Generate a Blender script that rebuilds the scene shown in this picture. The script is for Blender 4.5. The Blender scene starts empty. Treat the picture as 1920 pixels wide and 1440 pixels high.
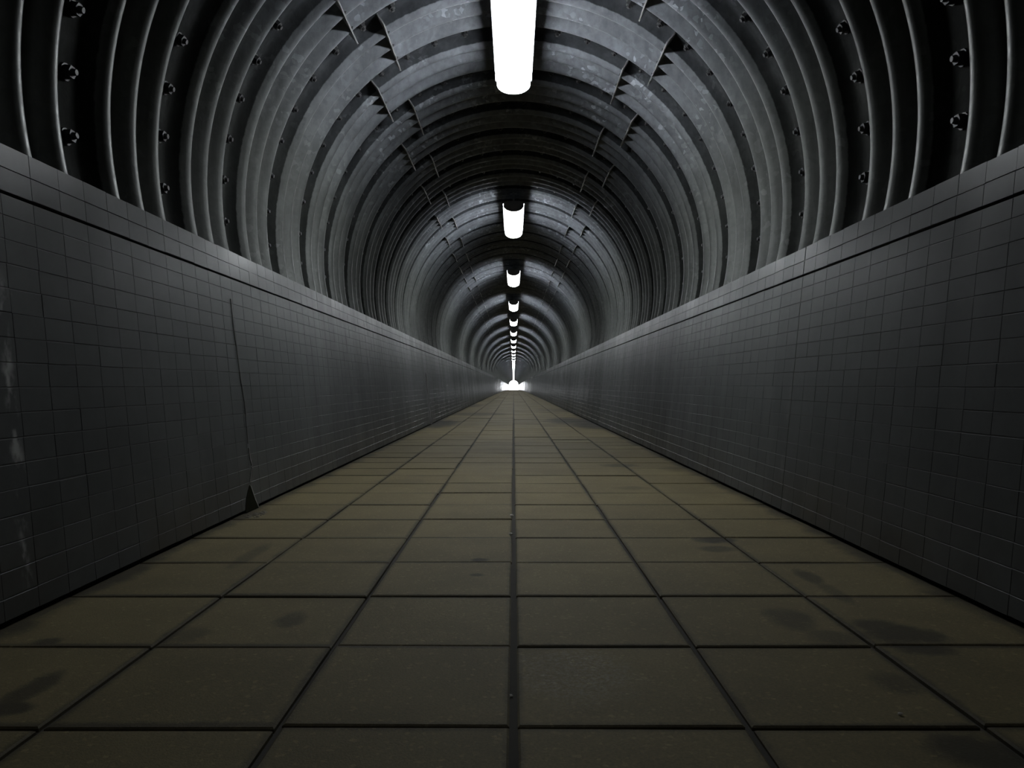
import bpy, math, random
import numpy as np

random.seed(7)
rng = np.random.default_rng(7)
scene = bpy.context.scene
COL = scene.collection

# ------------------------------------------------------------------ camera
EYE = 0.872
cam_data = bpy.data.cameras.new('camera')
cam_data.sensor_width = 36.0
cam_data.lens = 1428.0 / 1920.0 * 36.0
cam_data.clip_start = 0.05
cam_data.clip_end = 2000.0
cam = bpy.data.objects.new('camera', cam_data)
COL.objects.link(cam)
cam.location = (0.0, 0.0, EYE)
cam.rotation_euler = (math.radians(90.0) + 1.5 / 1428.0, 0.0, 3.0 / 1428.0)
scene.camera = cam

# ------------------------------------------------------------------ world
world = bpy.data.worlds.new('daylight')
world.use_nodes = True
scene.world = world
bg = world.node_tree.nodes['Background']
bg.inputs['Color'].default_value = (0.93, 0.96, 1.0, 1)
bg.inputs['Strength'].default_value = 42.0

Y_END = 340.0
Y_BACK = -13.6
DIP = 1.3e-5           # the tunnel falls away gently towards its far mouth


def dz(y):
    return -DIP * np.square(np.maximum(y, 0.0))


# daylight sampling window in the far mouth of the tunnel (portal = samples the sky only)
pl = bpy.data.lights.new('daylight_portal', 'AREA')
pl.shape = 'RECTANGLE'
pl.size = 4.2
pl.size_y = 4.4
pl.cycles.is_portal = True
po = bpy.data.objects.new('daylight_portal', pl)
COL.objects.link(po)
po.location = (0, Y_END - 0.1, 2.1 + float(dz(Y_END)))
po.rotation_euler = (math.radians(-90), 0, 0)

# ------------------------------------------------------------------ exposure
LAMP_STRENGTH = 52.0
vs = scene.view_settings
vs.view_transform = 'Standard'
vs.look = 'None'
vs.exposure = 0.0
vs.gamma = 1.0
vs.use_curve_mapping = False
cy = scene.cycles
cy.use_denoising = True
cy.max_bounces = 8
cy.diffuse_bounces = 4
cy.glossy_bounces = 4
cy.sample_clamp_indirect = 4.0


# ------------------------------------------------------------------ helpers
def mesh_obj(name, verts, quads, mat, parent=None, smooth=False, attr=None, fall=True):
    v = np.array(verts, dtype=np.float64).reshape(-1, 3).copy()
    q = np.asarray(quads, dtype=np.int32)
    if fall:
        v[:, 2] += dz(v[:, 1])
    me = bpy.data.meshes.new(name)
    n = q.shape[1]
    me.vertices.add(len(v))
    me.vertices.foreach_set('co', v.astype(np.float32).ravel())
    me.loops.add(q.size)
    me.loops.foreach_set('vertex_index', q.ravel())
    me.polygons.add(len(q))
    me.polygons.foreach_set('loop_start', np.arange(0, q.size, n, dtype=np.int32))
    if smooth:
        me.polygons.foreach_set('use_smooth', np.ones(len(q), dtype=bool))
    else:
        me.polygons.foreach_set('use_smooth', np.zeros(len(q), dtype=bool))
    me.update(calc_edges=True)
    me.validate()
    if attr is not None:
        a = me.attributes.new('tint', 'FLOAT', 'POINT')
        a.data.foreach_set('value', np.asarray(attr, dtype=np.float32))
    me.materials.append(mat)
    o = bpy.data.objects.new(name, me)
    COL.objects.link(o)
    if parent:
        o.parent = parent
    return o


class MB:
    """polygon collector (mixed n-gons)"""
    def __init__(self):
        self.v = []
        self.f = []

    def box(self, x0, x1, y0, y1, z0, z1):
        b = len(self.v)
        self.v += [(x0, y0, z0), (x1, y0, z0), (x1, y1, z0), (x0, y1, z0),
                   (x0, y0, z1), (x1, y0, z1), (x1, y1, z1), (x0, y1, z1)]
        for q in ((0, 3, 2, 1), (4, 5, 6, 7), (0, 1, 5, 4), (1, 2, 6, 5), (2, 3, 7, 6), (3, 0, 4, 7)):
            self.f.append(tuple(b + i for i in q))

    def extrude_y(self, prof, y0, y1, caps=True):
        """closed profile [(x,z)] swept along y"""
        b = len(self.v)
        n = len(prof)
        self.v += [(x, y0, z) for x, z in prof] + [(x, y1, z) for x, z in prof]
        for i in range(n):
            j = (i + 1) % n
            self.f.append((b + i, b + j, b + n + j, b + n + i))
        if caps:
            self.f.append(tuple(b + i for i in range(n))[::-1])
            self.f.append(tuple(b + n + i for i in range(n)))

    def prism(self, n, r0, r1, z0, z1, rot=0.0):
        b = len(self.v)
        for r, z in ((r0, z0), (r1, z1)):
            for i in range(n):
                a = rot + 2 * math.pi * i / n
                self.v.append((r * math.cos(a), r * math.sin(a), z))
        for i in range(n):
            j = (i + 1) % n
            self.f.append((b + i, b + j, b + n + j, b + n + i))
        self.f.append(tuple(b + i for i in range(n))[::-1])
        self.f.append(tuple(b + n + i for i in range(n)))

    def mesh(self, name, mat, smooth=False):
        me = bpy.data.meshes.new(name)
        me.from_pydata(self.v, [], self.f)
        me.update()
        me.materials.append(mat)
        if smooth:
            for p in me.polygons:
                p.use_smooth = True
        return me

    def obj(self, name, mat, parent=None, smooth=False):
        o = bpy.data.objects.new(name, self.mesh(name, mat, smooth))
        COL.objects.link(o)
        if parent:
            o.parent = parent
        return o


def tag(o, label=None, cat=None, group=None, kind=None):
    if label:
        o['label'] = label
    if cat:
        o['category'] = cat
    if group:
        o['group'] = group
    if kind:
        o['kind'] = kind
    return o


# ------------------------------------------------------------------ node helpers
def new_mat(name):
    m = bpy.data.materials.new(name)
    m.use_nodes = True
    nt = m.node_tree
    b = nt.nodes['Principled BSDF']
    return m, nt, b


def N(nt, typ, **kw):
    n = nt.nodes.new(typ)
    for k, v in kw.items():
        if k.startswith('i_'):
            n.inputs[k[2:]].default_value = v
        else:
            setattr(n, k, v)
    return n


def M(nt, op, a, b=None, c=None, clamp=False):
    n = nt.nodes.new('ShaderNodeMath')
    n.operation = op
    n.use_clamp = clamp
    for i, x in enumerate((a, b, c)):
        if x is None:
            continue
        if isinstance(x, (int, float)):
            n.inputs[i].default_value = x
        else:
            nt.links.new(x, n.inputs[i])
    return n.outputs[0]


def ramp(nt, x, lo, hi, a=0.0, b=1.0, smooth=True):
    n = nt.nodes.new('ShaderNodeMapRange')
    n.interpolation_type = 'SMOOTHSTEP' if smooth else 'LINEAR'
    n.inputs['From Min'].default_value = lo
    n.inputs['From Max'].default_value = hi
    n.inputs['To Min'].default_value = a
    n.inputs['To Max'].default_value = b
    nt.links.new(x, n.inputs['Value'])
    return n.outputs[0]


def mixc(nt, fac, a, b, mode='MIX'):
    n = nt.nodes.new('ShaderNodeMix')
    n.data_type = 'RGBA'
    n.blend_type = mode
    for s, x in ((0, fac), (6, a), (7, b)):
        if isinstance(x, (int, float)):
            n.inputs[s].default_value = x
        elif isinstance(x, tuple):
            n.inputs[s].default_value = (*x, 1.0)
        else:
            nt.links.new(x, n.inputs[s])
    return n.outputs[2]


def noise(nt, vec, scale, detail=4.0, rough=0.55):
    n = nt.nodes.new('ShaderNodeTexNoise')
    n.inputs['Scale'].default_value = scale
    n.inputs['Detail'].default_value = detail
    n.inputs['Roughness'].default_value = rough
    nt.links.new(vec, n.inputs['Vector'])
    return n.outputs['Fac']


def objco(nt):
    return nt.nodes.new('ShaderNodeTexCoord').outputs['Object']


def scaled(nt, vec, s):
    n = nt.nodes.new('ShaderNodeMapping')
    n.inputs['Scale'].default_value = s
    nt.links.new(vec, n.inputs['Vector'])
    return n.outputs[0]


def bump(nt, bsdf, h, strength, dist):
    n = nt.nodes.new('ShaderNodeBump')
    n.inputs['Strength'].default_value = strength
    n.inputs['Distance'].default_value = dist
    nt.links.new(h, n.inputs['Height'])
    nt.links.new(n.outputs[0], bsdf.inputs['Normal'])


def plain(name, col, rough=0.6, metal=0.0):
    m, nt, b = new_mat(name)
    v = objco(nt)
    f = noise(nt, v, 9.0)
    c = mixc(nt, f, tuple(x * 0.75 for x in col), tuple(min(1, x * 1.25) for x in col))
    nt.links.new(c, b.inputs['Base Color'])
    b.inputs['Roughness'].default_value = rough
    b.inputs['Metallic'].default_value = metal
    return m


# ------------------------------------------------------------------ materials
def mat_galvanised():
    m, nt, b = new_mat('galvanised_steel')
    v = objco(nt)
    vo = nt.nodes.new('ShaderNodeTexVoronoi')
    vo.inputs['Scale'].default_value = 25.0
    wob = nt.nodes.new('ShaderNodeVectorMath')
    wob.operation = 'ADD'
    nz = nt.nodes.new('ShaderNodeTexNoise')
    nz.inputs['Scale'].default_value = 14.0
    nt.links.new(v, nz.inputs['Vector'])
    sc = nt.nodes.new('ShaderNodeVectorMath')
    sc.operation = 'SCALE'
    sc.inputs['Scale'].default_value = 0.06
    nt.links.new(nz.outputs['Color'], sc.inputs[0])
    nt.links.new(v, wob.inputs[0])
    nt.links.new(sc.outputs[0], wob.inputs[1])
    nt.links.new(wob.outputs[0], vo.inputs['Vector'])
    sep = nt.nodes.new('ShaderNodeSeparateColor')
    nt.links.new(vo.outputs['Color'], sep.inputs[0])
    r = sep.outputs[0]
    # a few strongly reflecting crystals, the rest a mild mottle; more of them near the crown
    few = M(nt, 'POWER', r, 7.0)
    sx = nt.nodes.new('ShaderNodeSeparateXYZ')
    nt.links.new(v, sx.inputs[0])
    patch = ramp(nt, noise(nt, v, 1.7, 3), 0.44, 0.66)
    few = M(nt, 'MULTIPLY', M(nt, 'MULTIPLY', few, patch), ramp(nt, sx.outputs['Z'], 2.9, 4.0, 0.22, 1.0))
    mott = M(nt, 'MULTIPLY_ADD', sep.outputs[1], 0.14, 0.93)
    grime = ramp(nt, noise(nt, scaled(nt, v, (1, 1, 0.5)), 2.2, 6, 0.6), 0.3, 0.7, 0.72, 1.12)
    streak = ramp(nt, noise(nt, scaled(nt, v, (9, 9, 0.8)), 1.6, 5, 0.6), 0.3, 0.75, 1.08, 0.8)
    k = M(nt, 'MULTIPLY', M(nt, 'MULTIPLY', mott, grime), streak)
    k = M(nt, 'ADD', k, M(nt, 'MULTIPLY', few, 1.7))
    # extra lamp brightness painted into the crown's tone; lower flanks dusty grey-green
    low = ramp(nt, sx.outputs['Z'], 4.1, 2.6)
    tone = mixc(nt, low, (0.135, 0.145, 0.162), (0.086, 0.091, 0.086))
    # the lap band between two rings of plates is darker, rougher and less metallic
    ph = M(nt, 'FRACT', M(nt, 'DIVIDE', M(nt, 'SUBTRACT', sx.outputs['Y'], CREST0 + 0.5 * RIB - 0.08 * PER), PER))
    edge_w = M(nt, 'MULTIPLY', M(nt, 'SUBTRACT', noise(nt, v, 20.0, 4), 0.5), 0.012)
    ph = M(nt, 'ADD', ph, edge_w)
    lap_dark = M(nt, 'MULTIPLY', ramp(nt, ph, 0.03, 0.05), ramp(nt, ph, 0.357, 0.349))
    lap_dark = M(nt, 'MULTIPLY', lap_dark, ramp(nt, noise(nt, v, 3.0, 4), 0.2, 0.6, 0.86, 1.0))
    k = M(nt, 'MULTIPLY', k, M(nt, 'MULTIPLY_ADD', lap_dark, -0.80, 1.0))
    mul = nt.nodes.new('ShaderNodeVectorMath')
    mul.operation = 'SCALE'
    nt.links.new(tone, mul.inputs[0])
    nt.links.new(k, mul.inputs['Scale'])
    nt.links.new(mul.outputs[0], b.inputs['Base Color'])
    nt.links.new(M(nt, 'MULTIPLY_ADD', lap_dark, -0.35, 0.35), b.inputs['Metallic'])
    nt.links.new(M(nt, 'MULTIPLY_ADD', lap_dark, -0.27, 0.3), b.inputs['Specular IOR Level'])
    nt.links.new(M(nt, 'MAXIMUM', M(nt, 'MULTIPLY_ADD', sep.outputs[2], 0.12, 0.40), M(nt, 'MULTIPLY', lap_dark, 0.9)), b.inputs['Roughness'])
    bump(nt, b, noise(nt, v, 45.0, 4), 0.25, 0.004)
    return m


def mat_tile():
    m, nt, b = new_mat('glazed_wall_tile')
    v = objco(nt)
    at = nt.nodes.new('ShaderNodeAttribute')
    at.attribute_name = 'tint'
    t = at.outputs['Fac']
    g1 = noise(nt, scaled(nt, v, (1, 0.6, 0.35)), 2.0, 5, 0.6)
    g2 = noise(nt, v, 11.0, 4, 0.6)
    k = M(nt, 'MULTIPLY', ramp(nt, g1, 0.3, 0.72, 0.86, 1.10), ramp(nt, g2, 0.25, 0.75, 0.92, 1.06))
    k = M(nt, 'MULTIPLY', k, t)
    # lime bloom running down one joint of the left wall, close to the viewer
    sx = nt.nodes.new('ShaderNodeSeparateXYZ')
    nt.links.new(v, sx.inputs[0])
    x, y, z = sx.outputs
    wz = noise(nt, scaled(nt, v, (0, 0, 1)), 7.0, 3)
    bloom_total = None
    for yc, wid, side, z0, z1, amp in ((2.86, 0.028, -1, 0.15, 1.25, 1.0), (8.75, 0.02, -1, 0.75, 1.0, 0.6),
                                       (8.1, 0.03, 1, 0.28, 0.62, 0.6), (5.22, 0.03, 1, 0.2, 0.95, 0.25)):
        d = M(nt, 'ABSOLUTE', M(nt, 'SUBTRACT', y, M(nt, 'MULTIPLY_ADD', wz, 0.16, yc - 0.08)))
        s = ramp(nt, d, wid * 1.9, 0.0)
        s = M(nt, 'MULTIPLY', s, ramp(nt, noise(nt, scaled(nt, v, (1, 2, 1)), 9.0, 4), 0.45, 0.66))
        s = M(nt, 'MULTIPLY', s, M(nt, 'MULTIPLY', ramp(nt, z, z0 - .08, z0 + .08), ramp(nt, z, z1 + .1, z1 - .1)))
        s = M(nt, 'MULTIPLY', s, M(nt, 'GREATER_THAN', M(nt, 'MULTIPLY', x, float(side)), 0.0))
        s = M(nt, 'MULTIPLY', s, amp)
        bloom_total = s if bloom_total is None else M(nt, 'ADD', bloom_total, s, clamp=True)
    # brown splash dirt along the foot of the wall
    foot = M(nt, 'MULTIPLY', ramp(nt, z, 0.42, 0.02), ramp(nt, noise(nt, scaled(nt, v, (1, .5, .8)), 3.0, 5), 0.3, 0.75))
    base = mixc(nt, foot, (0.040, 0.042, 0.0415), (0.034, 0.032, 0.027))
    mul = nt.nodes.new('ShaderNodeVectorMath')
    mul.operation = 'SCALE'
    nt.links.new(base, mul.inputs[0])
    nt.links.new(k, mul.inputs['Scale'])
    c = mixc(nt, bloom_total, mul.outputs[0], (0.19, 0.19, 0.185))
    nt.links.new(c, b.inputs['Base Color'])
    g3 = noise(nt, scaled(nt, v, (0.2, 2.0, 0.25)), 1.3, 2, 0.5)
    tile_rough = ramp(nt, g3, 0.34, 0.64, 0.31, 0.39)
    g4 = noise(nt, scaled(nt, v, (0.2, 1.0, 0.2)), 1.6, 4, 0.7)
    far_rough = ramp(nt, g4, 0.38, 0.60, 0.12, 0.36)         # roughness lowered towards the far mouth to strengthen its daylight reflections
    far_mix = ramp(nt, y, 50.0, 120.0)
    tile_rough = M(nt, 'ADD', M(nt, 'MULTIPLY', tile_rough, M(nt, 'SUBTRACT', 1.0, far_mix)), M(nt, 'MULTIPLY', far_rough, far_mix))
    rg = M(nt, 'ADD', tile_rough, M(nt, 'MULTIPLY', bloom_total, 0.4))
    nt.links.new(rg, b.inputs['Roughness'])
    b.inputs['Specular IOR Level'].default_value = 0.1
    bump(nt, b, noise(nt, v, 6.0, 2), 0.05, 0.01)
    return m


def floor_pt(px, py):
    Y = 1428.0 * EYE / (py - 721.5)
    return (px - 963.0) / 1428.0 * Y, Y


def mat_paver():
    m, nt, b = new_mat('concrete_paver')
    v = objco(nt)
    at = nt.nodes.new('ShaderNodeAttribute')
    at.attribute_name = 'tint'
    t = at.outputs['Fac']
    sx = nt.nodes.new('ShaderNodeSeparateXYZ')
    nt.links.new(v, sx.inputs[0])
    x, y, z = sx.outputs
    k = M(nt, 'MULTIPLY', ramp(nt, noise(nt, v, 2.3, 5, 0.6), 0.25, 0.75, 0.86, 1.12),
          ramp(nt, noise(nt, v, 120.0, 3, 0.7), 0.3, 0.7, 0.85, 1.15))
    k = M(nt, 'MULTIPLY', k, t)
    grit = nt.nodes.new('ShaderNodeTexVoronoi')
    grit.inputs['Scale'].default_value = 90.0
    nt.links.new(v, grit.inputs['Vector'])
    gs = nt.nodes.new('ShaderNodeSeparateColor')
    nt.links.new(grit.outputs['Color'], gs.inputs[0])
    k = M(nt, 'ADD', k, M(nt, 'MULTIPLY', M(nt, 'POWER', gs.outputs[0], 22.0), 0.5))
    # damp dirt creeping out of the joints
    wob = M(nt, 'MULTIPLY', M(nt, 'SUBTRACT', noise(nt, v, 14.0, 5, 0.7), 0.5), 0.034)
    dsum = None
    for ax, off in ((x, 0.0), (y, 1.944)):
        fr = M(nt, 'PINGPONG', M(nt, 'SUBTRACT', ax, off), 0.3)   # distance to nearest multiple of 0.6
        d = ramp(nt, M(nt, 'ADD', fr, wob), 0.006, 0.036, 1.0, 0.0)
        dsum = d if dsum is None else M(nt, 'MAXIMUM', dsum, d)
    dsum = M(nt, 'MULTIPLY', dsum, ramp(nt, noise(nt, v, 1.1, 3), 0.3, 0.6, 0.35, 0.9))
    # dirt strip along both wall feet
    ex = M(nt, 'ADD', M(nt, 'ABSOLUTE', x), M(nt, 'MULTIPLY', M(nt, 'SUBTRACT', noise(nt, v, 2.4, 5, 0.65), 0.5), 0.30))
    edge = ramp(nt, ex, 1.70, 1.82)
    # individual dark stains: (photo column, row, half width, half length, strength, turn)
    st = None
    spots = [(1690, 1190, .16, .11, .55, .0), (1640, 1175, .09, .10, .5, .3), (1735, 1218, .10, .06, .5, .0),
             (1480, 1160, .09, .14, .38, .0), (1560, 1195, .10, .08, .33, .0), (1335, 1012, .12, .10, .6, .0),
             (1345, 1030, .10, .08, .4, .0), (1515, 1080, .05, .17, .45, .0), (1565, 1110, .04, .2, .3, .0),
             (1835, 1405, .13, .10, .55, .0), (1680, 1280, .07, .10, .35, .0),
             (60, 1292, .05, .13, .5, .0), (15, 1330, .07, .05, .55, .0), (545, 1160, .06, .10, .4, .0),
             (900, 1050, .05, .04, .55, .0), (895, 1078, .035, .03, .4, .0), (90, 1202, .05, .04, .5, .0),
             (350, 1190, .08, .09, .28, .0), (470, 1040, .05, .3, .28, .0), (1160, 872, .2, .2, .45, .0),
             (1110, 797, .5, 1.6, .7, .0), (1070, 789, .6, 1.8, .55, .0), (1285, 880, .25, .3, .3, .0),
             (825, 794, .4, 1.8, .6, .0), (890, 776, 1.1, 1.2, .45, .0), (880, 760, .6, 2.5, .45, .0),
             (1040, 768, .8, 1.4, .25, .0), (755, 905, .3, .3, .15, .0), (1185, 915, .16, .12, .3, .0)]
    nw = noise(nt, v, 6.0, 5, 0.65)
    for px, py, wx, wy, amp, _ in spots:
        cx, cyy = floor_pt(px, py)
        a = M(nt, 'POWER', M(nt, 'DIVIDE', M(nt, 'SUBTRACT', x, cx), wx), 2.0)
        c = M(nt, 'POWER', M(nt, 'DIVIDE', M(nt, 'SUBTRACT', y, cyy), wy), 2.0)
        r = M(nt, 'ADD', M(nt, 'ADD', a, c), M(nt, 'MULTIPLY', M(nt, 'SUBTRACT', nw, 0.5), 2.6))
        s = M(nt, 'MULTIPLY', ramp(nt, r, 1.45, 0.15), min(0.8, amp * 1.3))
        st = s if st is None else M(nt, 'MAXIMUM', st, s)
    dark = M(nt, 'SUBTRACT', 1.0, M(nt, 'MULTIPLY', M(nt, 'MAXIMUM', dsum, edge), 0.72))
    dark = M(nt, 'MULTIPLY', dark, M(nt, 'SUBTRACT', 1.0, st))
    # a worn pale patch on the slab right of the middle joint
    px0, py0 = floor_pt(1075, 1262)
    rr = M(nt, 'ADD', M(nt, 'ADD', M(nt, 'POWER', M(nt, 'DIVIDE', M(nt, 'SUBTRACT', x, px0), .2), 2.0),
                        M(nt, 'POWER', M(nt, 'DIVIDE', M(nt, 'SUBTRACT', y, py0), .22), 2.0)),
           M(nt, 'MULTIPLY', M(nt, 'SUBTRACT', nw, 0.5), 2.5))
    pale = ramp(nt, rr, 1.5, 0.1)
    pale = M(nt, 'MULTIPLY', pale, ramp(nt, noise(nt, v, 70.0, 4, 0.7), 0.35, 0.7))
    base = mixc(nt, pale, (0.079, 0.0645, 0.030), (0.108, 0.096, 0.068))
    mul = nt.nodes.new('ShaderNodeVectorMath')
    mul.operation = 'SCALE'
    nt.links.new(base, mul.inputs[0])
    nt.links.new(M(nt, 'MULTIPLY', k, dark), mul.inputs['Scale'])
    nt.links.new(mul.outputs[0], b.inputs['Base Color'])
    b.inputs['Roughness'].default_value = 0.78
    b.inputs['Specular IOR Level'].default_value = 0.18
    bump(nt, b, noise(nt, v, 160.0, 3, 0.7), 0.5, 0.003)
    return m


def mat_emit(name, col, strength):
    m, nt, b = new_mat(name)
    b.inputs['Base Color'].default_value = (0.9, 0.9, 0.9, 1)
    b.inputs['Emission Color'].default_value = (*col, 1)
    b.inputs['Emission Strength'].default_value = strength
    return m


# arch geometry, needed by the steel's seam pattern too
RIB = 0.257
PER = 0.96
CREST0 = 3.40
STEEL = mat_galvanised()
TILE = mat_tile()
PAVER = mat_paver()
GROUT = plain('tile_grout', (0.032, 0.033, 0.032), 0.6)
DARK = plain('damp_dark_concrete', (0.03, 0.028, 0.024), 0.95)
DIRT = plain('joint_dirt', (0.014, 0.012, 0.008), 1.0)
CONC = plain('pale_outdoor_concrete', (0.45, 0.45, 0.43), 0.8)
BOLT = plain('dull_bolt_steel', (0.014, 0.0145, 0.016), 0.6, 0.0)
EDGE = plain('bare_flange_steel', (0.42, 0.42, 0.42), 0.4, 0.5)
GLOW_DIM = mat_emit('weak_diffuser', (0.93, 0.97, 1.0), LAMP_STRENGTH * 0.07)
GREY = plain('grey_lamp_housing', (0.16, 0.16, 0.165), 0.5)
GLOW = mat_emit('lit_diffuser', (0.93, 0.97, 1.0), LAMP_STRENGTH)
STONE = plain('pale_grit_stone', (0.42, 0.40, 0.36), 0.8)

# ------------------------------------------------------------------ corrugated arch
ZC = EYE + 1.377        # centre of the arch
RC = 2.040              # radius at the rib crests
DEPTH = 0.104           # rib depth
RV = RC + DEPTH
# one ring of plates is PER long; CREST0 is a ring's last crest, its bolts sit 0.225 further on
Z_FOOT = 1.795


def profile_samples(y0, y1, per_rib, flat):
    """(y, radius) samples of the corrugation between y0 and y1"""
    ys = []
    k0 = math.floor((y0 - CREST0) / PER) - 1
    k1 = math.ceil((y1 - CREST0) / PER) + 2
    for k in range(k0, k1):
        yc = CREST0 + k * PER            # last crest of ring k
        a = yc - 2.5 * RIB               # first valley
        n = per_rib * 3
        for i in range(n + 1):
            y = a + 3 * RIB * i / n
            r = RV - DEPTH * 0.5 * (1 - math.cos(2 * math.pi * (y - a) / RIB))
            # every ring's sheet laps over the next: its rolled edge stands 5 mm proud, a third of the way up the rib
            if flat and i <= per_rib * 0.3:
                r += 0.005
            ys.append((y, r))
        e = yc + 0.5 * RIB
        w = PER - 3 * RIB
        if flat:
            ys += [(e + w * 0.3, RV), (e + w * 0.7, RV)]
    ys = [p for p in ys if y0 <= p[0] <= y1]
    return ys


def arch_patch(y0, y1, per_rib, nseg, flat):
    s = profile_samples(y0, y1, per_rib, flat)
    if s[0][0] > y0:
        s.insert(0, (y0, s[0][1]))
    if s[-1][0] < y1:
        s.append((y1, s[-1][1]))
    y = np.array([p[0] for p in s])
    r = np.array([p[1] for p in s])
    amax = math.pi / 2 + math.asin((ZC - Z_FOOT) / RC)
    a = np.linspace(-amax, amax, nseg + 1)
    Y, A = np.meshgrid(y, a, indexing='ij')
    R = np.repeat(r[:, None], nseg + 1, 1)
    # slight out-of-true of the plates
    R = R + 0.0035 * np.sin(Y * 1.3 + A * 2.1) + 0.002 * np.sin(Y * 3.7 - A * 5.0)
    X = R * np.sin(A)
    Z = ZC + R * np.cos(A)
    V = np.stack([X, Y, Z], -1).reshape(-1, 3)
    n, mseg = len(y), nseg + 1
    i = np.arange(n - 1)[:, None] * mseg + np.arange(nseg)[None, :]
    Q = np.stack([i, i + 1, i + mseg + 1, i + mseg], -1).reshape(-1, 4)
    return V, Q


parts_v, parts_q, off = [], [], 0
for (a, b_, pr, ns, fl) in ((Y_BACK, 34.0, 14, 144, True), (34.0, 110.0, 8, 80, True), (110.0, Y_END, 6, 40, False)):
    V, Q = arch_patch(a, b_, pr, ns, fl)
    parts_v.append(V)
    parts_q.append(Q + off)
    off += len(V)
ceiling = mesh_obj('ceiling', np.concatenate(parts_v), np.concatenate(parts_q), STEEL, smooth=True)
tag(ceiling, kind='structure', label='dark galvanised corrugated steel arch of bolted ribbed plates')

# flanges where the crown plates meet the side plates
def flange_mesh(k, ang, side):
    """radial double plate at angle ang (deg) across the three ribs of ring k"""
    yc = CREST0 + k * PER
    y0, y1 = yc + 0.225 - PER + 0.004, yc + 0.225 - 0.004
    t = math.radians(ang)
    mb = MB()
    er = (math.sin(t), math.cos(t))
    et = (math.cos(t), -math.sin(t))
    for s0, s1 in ((-0.0055, -0.0015), (0.0015, 0.0055)):
        pts = []
        for y in (y0, y1):
            for r in (RC - 0.010, RV + 0.012):
                for s in (s0, s1):
                    pts.append((er[0] * r + et[0] * s, y, ZC + er[1] * r + et[1] * s))
        b = len(mb.v)
        mb.v += [(p[0], p[1], p[2] + float(dz(p[1]))) for p in pts]
        for q in ((0, 1, 3, 2), (4, 6, 7, 5), (0, 4, 5, 1), (2, 3, 7, 6), (0, 2, 6, 4), (1, 5, 7, 3)):
            mb.f.append(tuple(b + i for i in q))
    return mb


nut = MB()
nut.prism(6, 0.014, 0.014, 0.0, 0.012)
nut.prism(10, 0.008, 0.006, 0.012, 0.022)
nut_me = nut.mesh('flange_nut', BOLT)
from mathutils import Matrix, Vector

n_fl = 0
ks = list(range(-3, 44))
for k in ks:
    angs = (-40.9, 31.8) if k % 2 == 1 else (-33.0, 40.2)    # ring 3 (crest 6.28) is the wide-left one
    for a in angs:
        if n_fl >= 96:
            continue
        fo = flange_mesh(k, a, 1).obj('seam_flange', EDGE, ceiling)
        fo['label'] = 'bare bright-edged flange across three ribs'
        n_fl += 1
        if 0 <= k <= 12:
            t = math.radians(a)
            sgn = -1 if a > 0 else 1         # nuts on the crown side
            for j in range(3):
                y = CREST0 + k * PER - 2 * RIB + j * RIB - 0.02
                tang = Vector((math.cos(t), 0, -math.sin(t))) * sgn
                rad = Vector((math.sin(t), 0, math.cos(t)))
                p = rad * (RC + 0.014) + tang * 0.008
                zq = tang.to_track_quat('Z', 'Y')
                o = bpy.data.objects.new('flange_nut', nut_me)
                COL.objects.link(o)
                o.parent = fo
                o.location = (p.x, y, ZC + p.z + float(dz(y)))
                o.rotation_euler = zq.to_euler()

# ring-joint bolts
bm_ = MB()
bm_.prism(12, 0.044, 0.042, -0.004, 0.007)
bm_.prism(6, 0.034, 0.032, 0.007, 0.038)
bm_.prism(10, 0.018, 0.014, 0.038, 0.058)
bolt_me = bm_.mesh('ring_bolt', BOLT)
bolt_pos = []
for k in range(-2, 30):
    y = CREST0 + k * PER + 0.225
    for j in range(-13, 13):
        ang = math.radians(-0.8 + 4.1 + 8.2 * j) + random.uniform(-.004, .004)
        z = ZC + RV * math.cos(ang)
        if z < 1.86:
            continue
        bolt_pos.append((k, y + random.uniform(-.006, .006), ang, z))


def bolt_in_view(y, ang, z):
    if y < 0.5:
        return False
    x = RV * math.sin(ang)
    return abs(1428 * x / y) < 965 and 1428 * (z - EYE) / y < 725


def bolt_matrix(y, ang):
    d = Vector((-math.sin(ang), 0, -math.cos(ang)))
    q = d.to_track_quat('Z', 'Y')
    p = Vector((RV * math.sin(ang), y, ZC + RV * math.cos(ang) + float(dz(y))))
    return Matrix.Translation(p) @ q.to_matrix().to_4x4()


bolt_pos.sort(key=lambda b: (not bolt_in_view(b[1], b[2], b[3]), b[1]))
rest_v, rest_f = [], []
for i, (k, y, ang, z) in enumerate(bolt_pos):
    mw = bolt_matrix(y, ang)
    if i < 100:
        o = bpy.data.objects.new('ring_bolt', bolt_me)
        COL.objects.link(o)
        o.parent = ceiling
        o.matrix_local = mw
    else:
        b0 = len(rest_v)
        rest_v += [tuple(mw @ Vector(p)) for p in bm_.v]
        rest_f += [tuple(b0 + q for q in f) for f in bm_.f]
mr = MB()
mr.v, mr.f = rest_v, rest_f
ro = mr.obj('ring_bolts_beyond', BOLT, ceiling)
ro['kind'] = 'stuff'

# ------------------------------------------------------------------ tiled walls
W_FOOT = 1.809
LEAN = 0.0967
ROW = 0.0948
TL = 0.1975
Z_TOP = EYE + 0.938
GAPW = 0.012            # open shadow joint below the second course
N_ROWS = 19


def wx(z):
    return W_FOOT + LEAN * z


def rows_z():
    """(z0, z1) of each tile course from the top down"""
    out = []
    z = Z_TOP
    for r in range(N_ROWS):
        h = ROW
        z1 = z
        z0 = z - h
        if r == 2:
            z1 -= GAPW
        out.append((max(z0, 0.024), z1))
        z = z0
    return out


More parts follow.
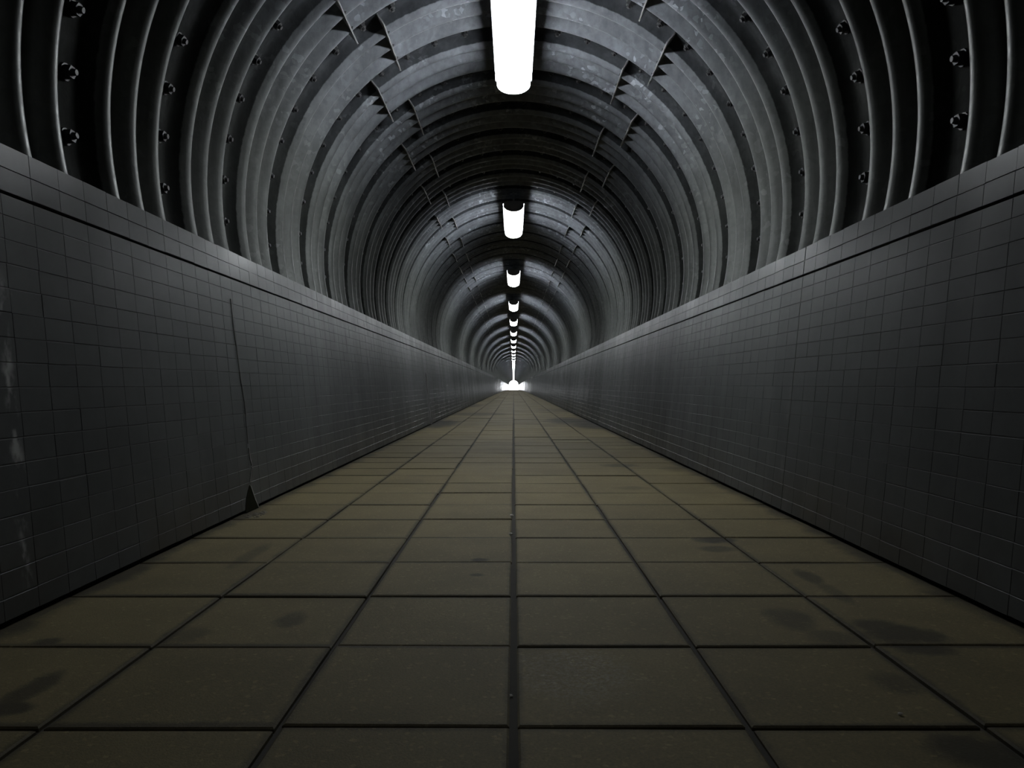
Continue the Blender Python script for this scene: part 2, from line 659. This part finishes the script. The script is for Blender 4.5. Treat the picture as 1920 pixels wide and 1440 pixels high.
def tile_wall(side, phase, joints, name, label):
    edges = []
    y = phase + math.floor((Y_BACK - phase) / TL) * TL
    while y < Y_END:
        edges.append(y)
        y += TL
    edges = np.array(edges)
    y0 = edges[:-1].copy()
    y1 = edges[1:].copy()
    # expansion joints: pull the two nearest tile edges back from the joint
    for J in joints:
        i = int(np.argmin(np.abs(edges - J)))
        if 0 < i < len(y0) and not (side < 0 and 4 < J < 7):
            y1[i - 1] -= 0.005
            y0[i] += 0.005
    rz = rows_z()
    V, Q, T = [], [], []
    cnt = 0
    n = len(y0)
    gap = 0.0013
    bev = 0.0011
    for ri, (z0, z1) in enumerate(rz):
        shift = rng.normal(0, 0.0015)
        ya, yb = y0 + gap * .4 + shift, y1 - gap * .4 + shift
        za = np.full(n, z0 + gap) + rng.normal(0, 0.0007, n)
        zb = np.full(n, z1 - gap) + rng.normal(0, 0.0007, n)
        # every tile sits a hair out of plane
        proud = rng.normal(0, 0.0003, n)
        ty = rng.normal(0, 0.0008, n)         # yaw
        tz = rng.normal(0, 0.0016, n)          # pitch
        tint = np.clip(rng.normal(1.0, 0.045, n), .85, 1.12)

        def pt(yy, zz, d):
            X = side * (W_FOOT + LEAN * zz + d - proud + (yy - (ya + yb) / 2) * ty + (zz - (za + zb) / 2) * tz)
            return np.stack([X, yy, zz], -1)
        ring_out = [pt(ya, za, 0.006), pt(yb, za, 0.006), pt(yb, zb, 0.006), pt(ya, zb, 0.006)]
        ring_in = [pt(ya + bev, za + bev, 0), pt(yb - bev, za + bev, 0), pt(yb - bev, zb - bev, 0), pt(ya + bev, zb - bev, 0)]
        ring_mid = [pt(ya, za, 0.0012), pt(yb, za, 0.0012), pt(yb, zb, 0.0012), pt(ya, zb, 0.0012)]
        block = np.stack(ring_in + ring_mid + ring_out, 1).reshape(-1, 3)   # n*12
        base = cnt + np.arange(n)[:, None] * 12
        faces = [(0, 1, 2, 3)]
        for i in range(4):
            j = (i + 1) % 4
            faces.append((i, 4 + i, 4 + j, j))
            faces.append((4 + i, 8 + i, 8 + j, 4 + j))
        for f in faces:
            f = f if side < 0 else f[::-1]
            Q.append(base + np.array(f)[None, :])
        V.append(block)
        T.append(np.repeat(tint, 12))
        cnt += n * 12
    root = mesh_obj(name, np.concatenate(V), np.concatenate(Q), TILE, attr=np.concatenate(T))
    tag(root, kind='structure', label=label)
    # grout bed behind the tiles, in two strips either side of the shadow joint, and the concrete core behind
    ys = np.arange(Y_BACK, Y_END + 4, 4.0)
    def strip(nm, prof, mat):
        """prof: list of (d, z) polyline swept in y"""
        m_ = len(prof)
        VV = np.array([[side * (wx(z) + d), y, z] for y in ys for d, z in prof])
        QQ = []
        for i in range(len(ys) - 1):
            for j in range(m_ - 1):
                a_ = i * m_ + j
                q = (a_, a_ + 1, a_ + m_ + 1, a_ + m_)
                QQ.append(q if side > 0 else q[::-1])
        return mesh_obj(nm, VV, QQ, mat, root)
    zt2 = rz[1][0]
    zt3 = rz[2][1]
    strip('grout_bed', [(0.30, zt3 - 0.001), (0.0024, zt3 - 0.001), (0.0024, 0.026), (0.30, 0.026)], GROUT)
    strip('grout_bed', [(0.0045, zt2 + 0.001), (0.0045, Z_TOP - 0.003), (0.34, Z_TOP - 0.003), (0.34, zt2 + .001), (0.0045, zt2 + .001)], GROUT)
    strip('concrete_core', [(0.045, -0.06), (0.045, Z_TOP - 0.02)], DARK)
    # filled expansion joints
    for J in joints:
        i = int(np.argmin(np.abs(edges - J)))
        je = edges[i]
        if je < -2 or je > 120 or (side < 0 and 4 < je < 7):      # the cracked one on the left is built by hand
            continue
        mb = MB()
        for a_ in range(0, 18):
            z0_, z1_ = 0.03 + a_ * 0.098, 0.03 + (a_ + 1) * 0.098
            if z0_ < zt3 < z1_ + 0.02 or z1_ > zt3:
                break
            xx0, xx1 = side * (wx(z0_) + 0.0018), side * (wx(z1_) + 0.0018)
            d = float(dz(je))
            b = len(mb.v)
            mb.v += [(xx0, je - 0.006, z0_ + d), (xx0, je + 0.006, z0_ + d), (xx1, je + 0.006, z1_ + d), (xx1, je - 0.006, z1_ + d)]
            mb.f.append((b, b + 1, b + 2, b + 3))
        mb.obj('expansion_joint', DARK, root)
    return root


JL = [5.48 + 11.4 * i for i in range(-1, 32)]
JR = [5.25 + 11.6 * i for i in range(-1, 32)]
wall_l = tile_wall(-1, 3.107, JL, 'wall_left', 'grey glazed tile wall on the left with a cracked joint near its foot')
wall_r = tile_wall(1, 3.195, JR, 'wall_right', 'grey glazed tile wall on the right with an unbroken foot')


# broken tile edges at the foot of the left wall's first joint: a ragged open crack
def wall_pt(px, py, side=-1):
    """point of the tiled wall face seen at a photo pixel"""
    u = (px - 963.0) / 1428.0
    w = (721.5 - py) / 1428.0
    # side*(W_FOOT + LEAN*(EYE + w*Y)) = u*Y
    Y = side * (W_FOOT + LEAN * EYE) / (u - side * LEAN * w)
    return (u * Y, Y, EYE + w * Y)


def crack(pts, name, mat=DARK, lift=0.0035):
    mb = MB()
    top = [wall_pt(*p) for p in pts]
    n = len(top)
    mb.v += [(p[0] + lift, p[1], p[2]) for p in top] + [(p[0] - 0.002, p[1], p[2]) for p in top]
    mb.f.append(tuple(range(n)))
    for i in range(n):
        j = (i + 1) % n
        mb.f.append((i, n + i, n + j, j))
    return mb.obj(name, mat, wall_l)


SPALL = plain('exposed_render', (0.009, 0.009, 0.006), 0.95)
SPALL.node_tree.nodes['Principled BSDF'].inputs['Specular IOR Level'].default_value = 0.0
PALE = plain('pale_broken_glaze', (0.16, 0.155, 0.14), 0.8)
crack([(467, 910), (470, 913), (474, 925), (478, 937), (484, 952), (472, 957), (460, 962), (460, 948), (461, 935), (464, 920)],
      'broken_tile_hole', SPALL)
crack([(468, 909), (471, 913), (475.2, 925), (479.2, 937), (485, 951), (484, 951.6), (478, 938), (474, 926), (470, 914)],
      'broken_tile_edge', PALE, 0.0042)
crack([(465, 840), (467, 843), (470, 856), (473, 871), (471, 873), (468, 862), (466, 850)], 'crack')
crack([(461, 800), (462.5, 800), (464, 815), (465.5, 832), (464, 832), (462.5, 816)], 'crack')
crack([(457, 752), (458, 752), (460, 775), (461.5, 800), (460.7, 800), (459, 776)], 'crack')
crack([(431, 560), (432, 560), (438, 615), (445, 665), (451, 712), (457.6, 752), (456.6, 752), (450, 712), (444, 665), (437, 615)], 'crack')
crack([(471, 876), (473.5, 880), (473, 892), (469, 905), (467, 905), (469, 892)], 'crack')
crack([(798, 700), (799.5, 700), (803, 735), (806, 765), (811, 797), (807.5, 799), (804.5, 768), (801.5, 738)], 'crack')

# ------------------------------------------------------------------ floor
def paver_floor():
    cols = [-1.8, -1.2, -0.6, 0.0, 0.6, 1.2, 1.8]
    gaps = [0.004, .007, .008, .011, .008, .007, .004]
    ks0 = math.floor((Y_BACK - 1.944) / 0.6)
    ks1 = math.ceil((Y_END - 1.944) / 0.6)
    V, Q, T = [], [], []
    cnt = 0
    y = 1.944 + np.arange(ks0, ks1) * 0.6
    n = len(y)
    for c in range(6):
        cshift = (0.012, 0.018, -0.006, 0.0, 0.004, -0.008)[c]
        xa = np.full(n, cols[c] + gaps[c]) + rng.normal(0, .0018, n)
        xb = np.full(n, cols[c + 1] - gaps[c + 1]) + rng.normal(0, .0018, n)
        if c == 0:
            xa = np.full(n, -1.835)
        if c == 5:
            xb = np.full(n, 1.835)
        ya = y + 0.006 - cshift + rng.normal(0, .002, n)
        yb = y + 0.594 - cshift + rng.normal(0, .002, n)
        h = rng.normal(0, .0016, n)
        tx = rng.normal(0, .0022, n)
        tyy = rng.normal(0, .0022, n)
        tint = np.clip(rng.normal(1, .05, n), .86, 1.14)
        bev = 0.006

        def pt(X, Yv, d):
            return np.stack([X, Yv, h - d + (X - (xa + xb) / 2) * tx + (Yv - (ya + yb) / 2) * tyy], -1)
        rin = [pt(xa + bev, ya + bev, 0), pt(xb - bev, ya + bev, 0), pt(xb - bev, yb - bev, 0), pt(xa + bev, yb - bev, 0)]
        rmid = [pt(xa, ya, .004), pt(xb, ya, .004), pt(xb, yb, .004), pt(xa, yb, .004)]
        rout = [pt(xa, ya, .03), pt(xb, ya, .03), pt(xb, yb, .03), pt(xa, yb, .03)]
        V.append(np.stack(rin + rmid + rout, 1).reshape(-1, 3))
        base = cnt + np.arange(n)[:, None] * 12
        fs = [(0, 1, 2, 3)]
        for i in range(4):
            j = (i + 1) % 4
            fs.append((i, 4 + i, 4 + j, j))
            fs.append((4 + i, 8 + i, 8 + j, 4 + j))
        for f in fs:
            Q.append(base + np.array(f)[None, :])
        T.append(np.repeat(tint, 12))
        cnt += n * 12
    return mesh_obj('floor', np.concatenate(V), np.concatenate(Q), PAVER, attr=np.concatenate(T))


floor = paver_floor()
tag(floor, kind='structure', label='brownish concrete slab paving running down the tunnel')
ys = np.arange(Y_BACK, Y_END + 4, 2.0)
xs = [-2.4, -0.3, 0.3, 2.4]
VV = np.array([[x, y, -0.013] for y in ys for x in xs])
QQ = [(i * 4 + j, i * 4 + j + 1, (i + 1) * 4 + j + 1, (i + 1) * 4 + j) for i in range(len(ys) - 1) for j in range(3)]
mesh_obj('joint_bed', VV, QQ, DIRT, floor)

# added unseen blocker behind the viewer, keeps sky light out of the tunnel
mb = MB()
mb.box(-2.6, 2.6, Y_BACK - 0.2, Y_BACK, -0.1, 4.6)
tag(mb.obj('sky_blocker', DARK), kind='structure')

# ground outside the far mouth
zE = float(dz(Y_END))
mb = MB()
mb.box(-30, 30, Y_END, Y_END + 80, zE - 0.3, zE)
tag(mb.obj('floor_outside', CONC), kind='structure')

# ------------------------------------------------------------------ strip lamps
LAMP_FAR0 = 7.85
LAMP_S = 8 * PER
LEN = 2.40
Z_B = EYE + 2.99
HALF = 0.170
DEEP = 0.125


def diffuser_profile():
    pts = [(-HALF + 0.004, 0.136)]
    n = 18
    for i in range(n + 1):
        a = math.pi + math.pi * i / n
        pts.append((HALF * math.cos(a), 0.098 + 0.098 * math.sin(a)))
    pts.insert(1, (-HALF, 0.130))
    pts.append((HALF, 0.130))
    pts.append((HALF - 0.004, 0.136))
    return pts


def make_lamp():
    root = bpy.data.objects.new('strip_lamp', None)
    COL.objects.link(root)
    root.empty_display_size = 0.2
    L = LEN / 2
    d = MB()
    prof = diffuser_profile()
    d.extrude_y(prof, -L + 0.02, L - 0.02)
    df = d.obj('diffuser', GLOW, root, smooth=False)
    h = MB()
    hp = [(-HALF - 0.017, 0.142), (-HALF - 0.017, 0.137), (HALF + 0.017, 0.137),
          (HALF + 0.017, 0.142), (HALF - 0.02, 0.165), (HALF - 0.06, 0.185), (-HALF + 0.06, 0.185), (-HALF + 0.02, 0.165)]
    h.extrude_y(hp, -L, L)
    ho = h.obj('housing', GREY, root)
    for s in (-1, 1):
        c = MB()
        cp = [(x * 1.01, z) for x, z in prof[1:-1]] + [(HALF - 0.012, 0.17), (-HALF + 0.012, 0.17)]
        y0, y1 = (L - 0.0199, L + 0.006) if s > 0 else (-L - 0.006, -L + 0.0199)
        c.extrude_y(cp, y0, y1)
        c.obj('end_cap', GREY, root)
        for q in (-1, 1):
            k = MB()
            x0, x1 = sorted((q * (HALF - 0.004), q * (HALF + 0.005)))
            yy = s * (L - 0.20)
            k.box(x0, x1, yy - 0.03, yy + 0.03, 0.095, 0.15)
            k.obj('clip', GREY, ho)
        b = MB()
        b.box(-0.018, 0.018, s * 0.72 - 0.018, s * 0.72 + 0.018, 0.18, 0.47)
        b.box(-0.06, 0.06, s * 0.72 - 0.03, s * 0.72 + 0.03, 0.425, 0.435)
        b.obj('bracket', GREY, root)
    return root


def copy_tree(o, parent=None):
    c = o.copy()
    COL.objects.link(c)
    c.parent = parent
    for ch in o.children:
        copy_tree(ch, c)
    return c


first = make_lamp()
words = {0: 'big glowing white strip lamp nearest the viewer, on the tunnel crown',
         1: 'second glowing white strip lamp along the crown, just beyond the nearest one',
         2: 'third glowing strip lamp from the viewer along the crown',
         3: 'fourth glowing strip lamp from the viewer along the crown',
         4: 'fifth glowing strip lamp from the viewer, a bright crescent',
         5: 'sixth strip lamp from the viewer, a small bright crescent',
         6: 'seventh strip lamp from the viewer, a small bright crescent',
         7: 'eighth strip lamp from the viewer, a small bright crescent',
         8: 'ninth strip lamp from the viewer, a tiny bright crescent',
         9: 'tenth strip lamp from the viewer, a tiny bright crescent',
         10: 'eleventh strip lamp from the viewer, a tiny bright crescent',
         11: 'twelfth strip lamp from the viewer, a tiny bright crescent',
         -1: 'strip lamp hanging above and behind the viewer',
         -2: 'strip lamp hanging farthest behind the viewer'}
far_label = 'far strip lamp merging with its neighbours into one white line above the daylight'
k = 0
order = [0, 1] + list(range(2, 47)) + [-1, -2]
for k in order:
    y = LAMP_FAR0 - LEN / 2 + LAMP_S * k
    if y > Y_END - 3 or y < Y_BACK + 1.5:
        continue
    o = first if k == 0 else copy_tree(first)
    o.location = (0.0, y, Z_B + float(dz(y)))
    o.rotation_euler.x = math.atan(-2 * DIP * max(y, 0))
    if k < 0:            # lamps behind the viewer are dimmed so the foreground falls off darker
        for ch in o.children:
            if ch.name.startswith('diffuser'):
                ch.data = ch.data.copy()
                ch.data.materials[0] = GLOW_DIM
    tag(o, words.get(k, far_label), 'ceiling lamp', 'strip lamps along the tunnel crown')

# ------------------------------------------------------------------ grit in the joints
def pebble(px, py, r, label, grp=None):
    x, y = floor_pt(px, py)
    mb = MB()
    nlat, nlon = 5, 9
    rows = []
    for i in range(nlat + 1):
        th = math.pi * i / nlat
        row = []
        for j in range(nlon):
            ph = 2 * math.pi * j / nlon
            q = r * random.uniform(.82, 1.12)
            row.append(len(mb.v))
            mb.v.append((q * math.sin(th) * math.cos(ph) * 1.2, q * math.sin(th) * math.sin(ph), q * math.cos(th) * .7))
        rows.append(row)
    for i in range(nlat):
        for j in range(nlon):
            mb.f.append((rows[i][j], rows[i][(j + 1) % nlon], rows[i + 1][(j + 1) % nlon], rows[i + 1][j]))
    o = mb.obj('pebble', STONE)
    o.location = (x, y, (-0.013 if abs(x) < .012 else 0.0) + r * 0.62)
    tag(o, label, 'pebble', grp)
    return o


pebble(957.5, 1298, 0.006, 'small pale pebble in the middle floor joint, nearest the viewer')
pebble(958, 1003, 0.010, 'pale pebble in the middle floor joint, nearer of the far pair')
pebble(959.5, 968, 0.011, 'pale pebble in the middle floor joint, farther of the far pair')
pebble(1687, 1340, 0.006, 'tiny pale stone chip lying on a slab at the right')

# crumbs fallen from the broken tile by the left wall
mb = MB()
for i in range(26):
    px = random.uniform(462, 497)
    py = 955 + (497 - px) * 0.25 + random.uniform(5, 12)
    x, y = floor_pt(px, py)
    s = random.uniform(.006, .02)
    b = len(mb.v)
    for dx, dy, dzz in ((-1, -1, 0), (1, -1, 0), (1, 1, 0), (-1, 1, 0), (-.5, -.4, 1), (.6, -.5, .8), (.4, .6, .9), (-.5, .5, 1)):
        mb.v.append((x + dx * s * random.uniform(.6, 1.2), y + dy * s * random.uniform(.6, 1.4), .001 + dzz * s * .6))
    for q in ((4, 5, 6, 7), (0, 1, 5, 4), (1, 2, 6, 5), (2, 3, 7, 6), (3, 0, 4, 7)):
        mb.f.append(tuple(b + i_ for i_ in q))
deb = mb.obj('rubble', plain('broken_render', (0.045, 0.04, 0.028), 0.95))
tag(deb, 'crumbled rubble and dirt on the floor under the cracked left wall joint', 'rubble', kind='stuff')
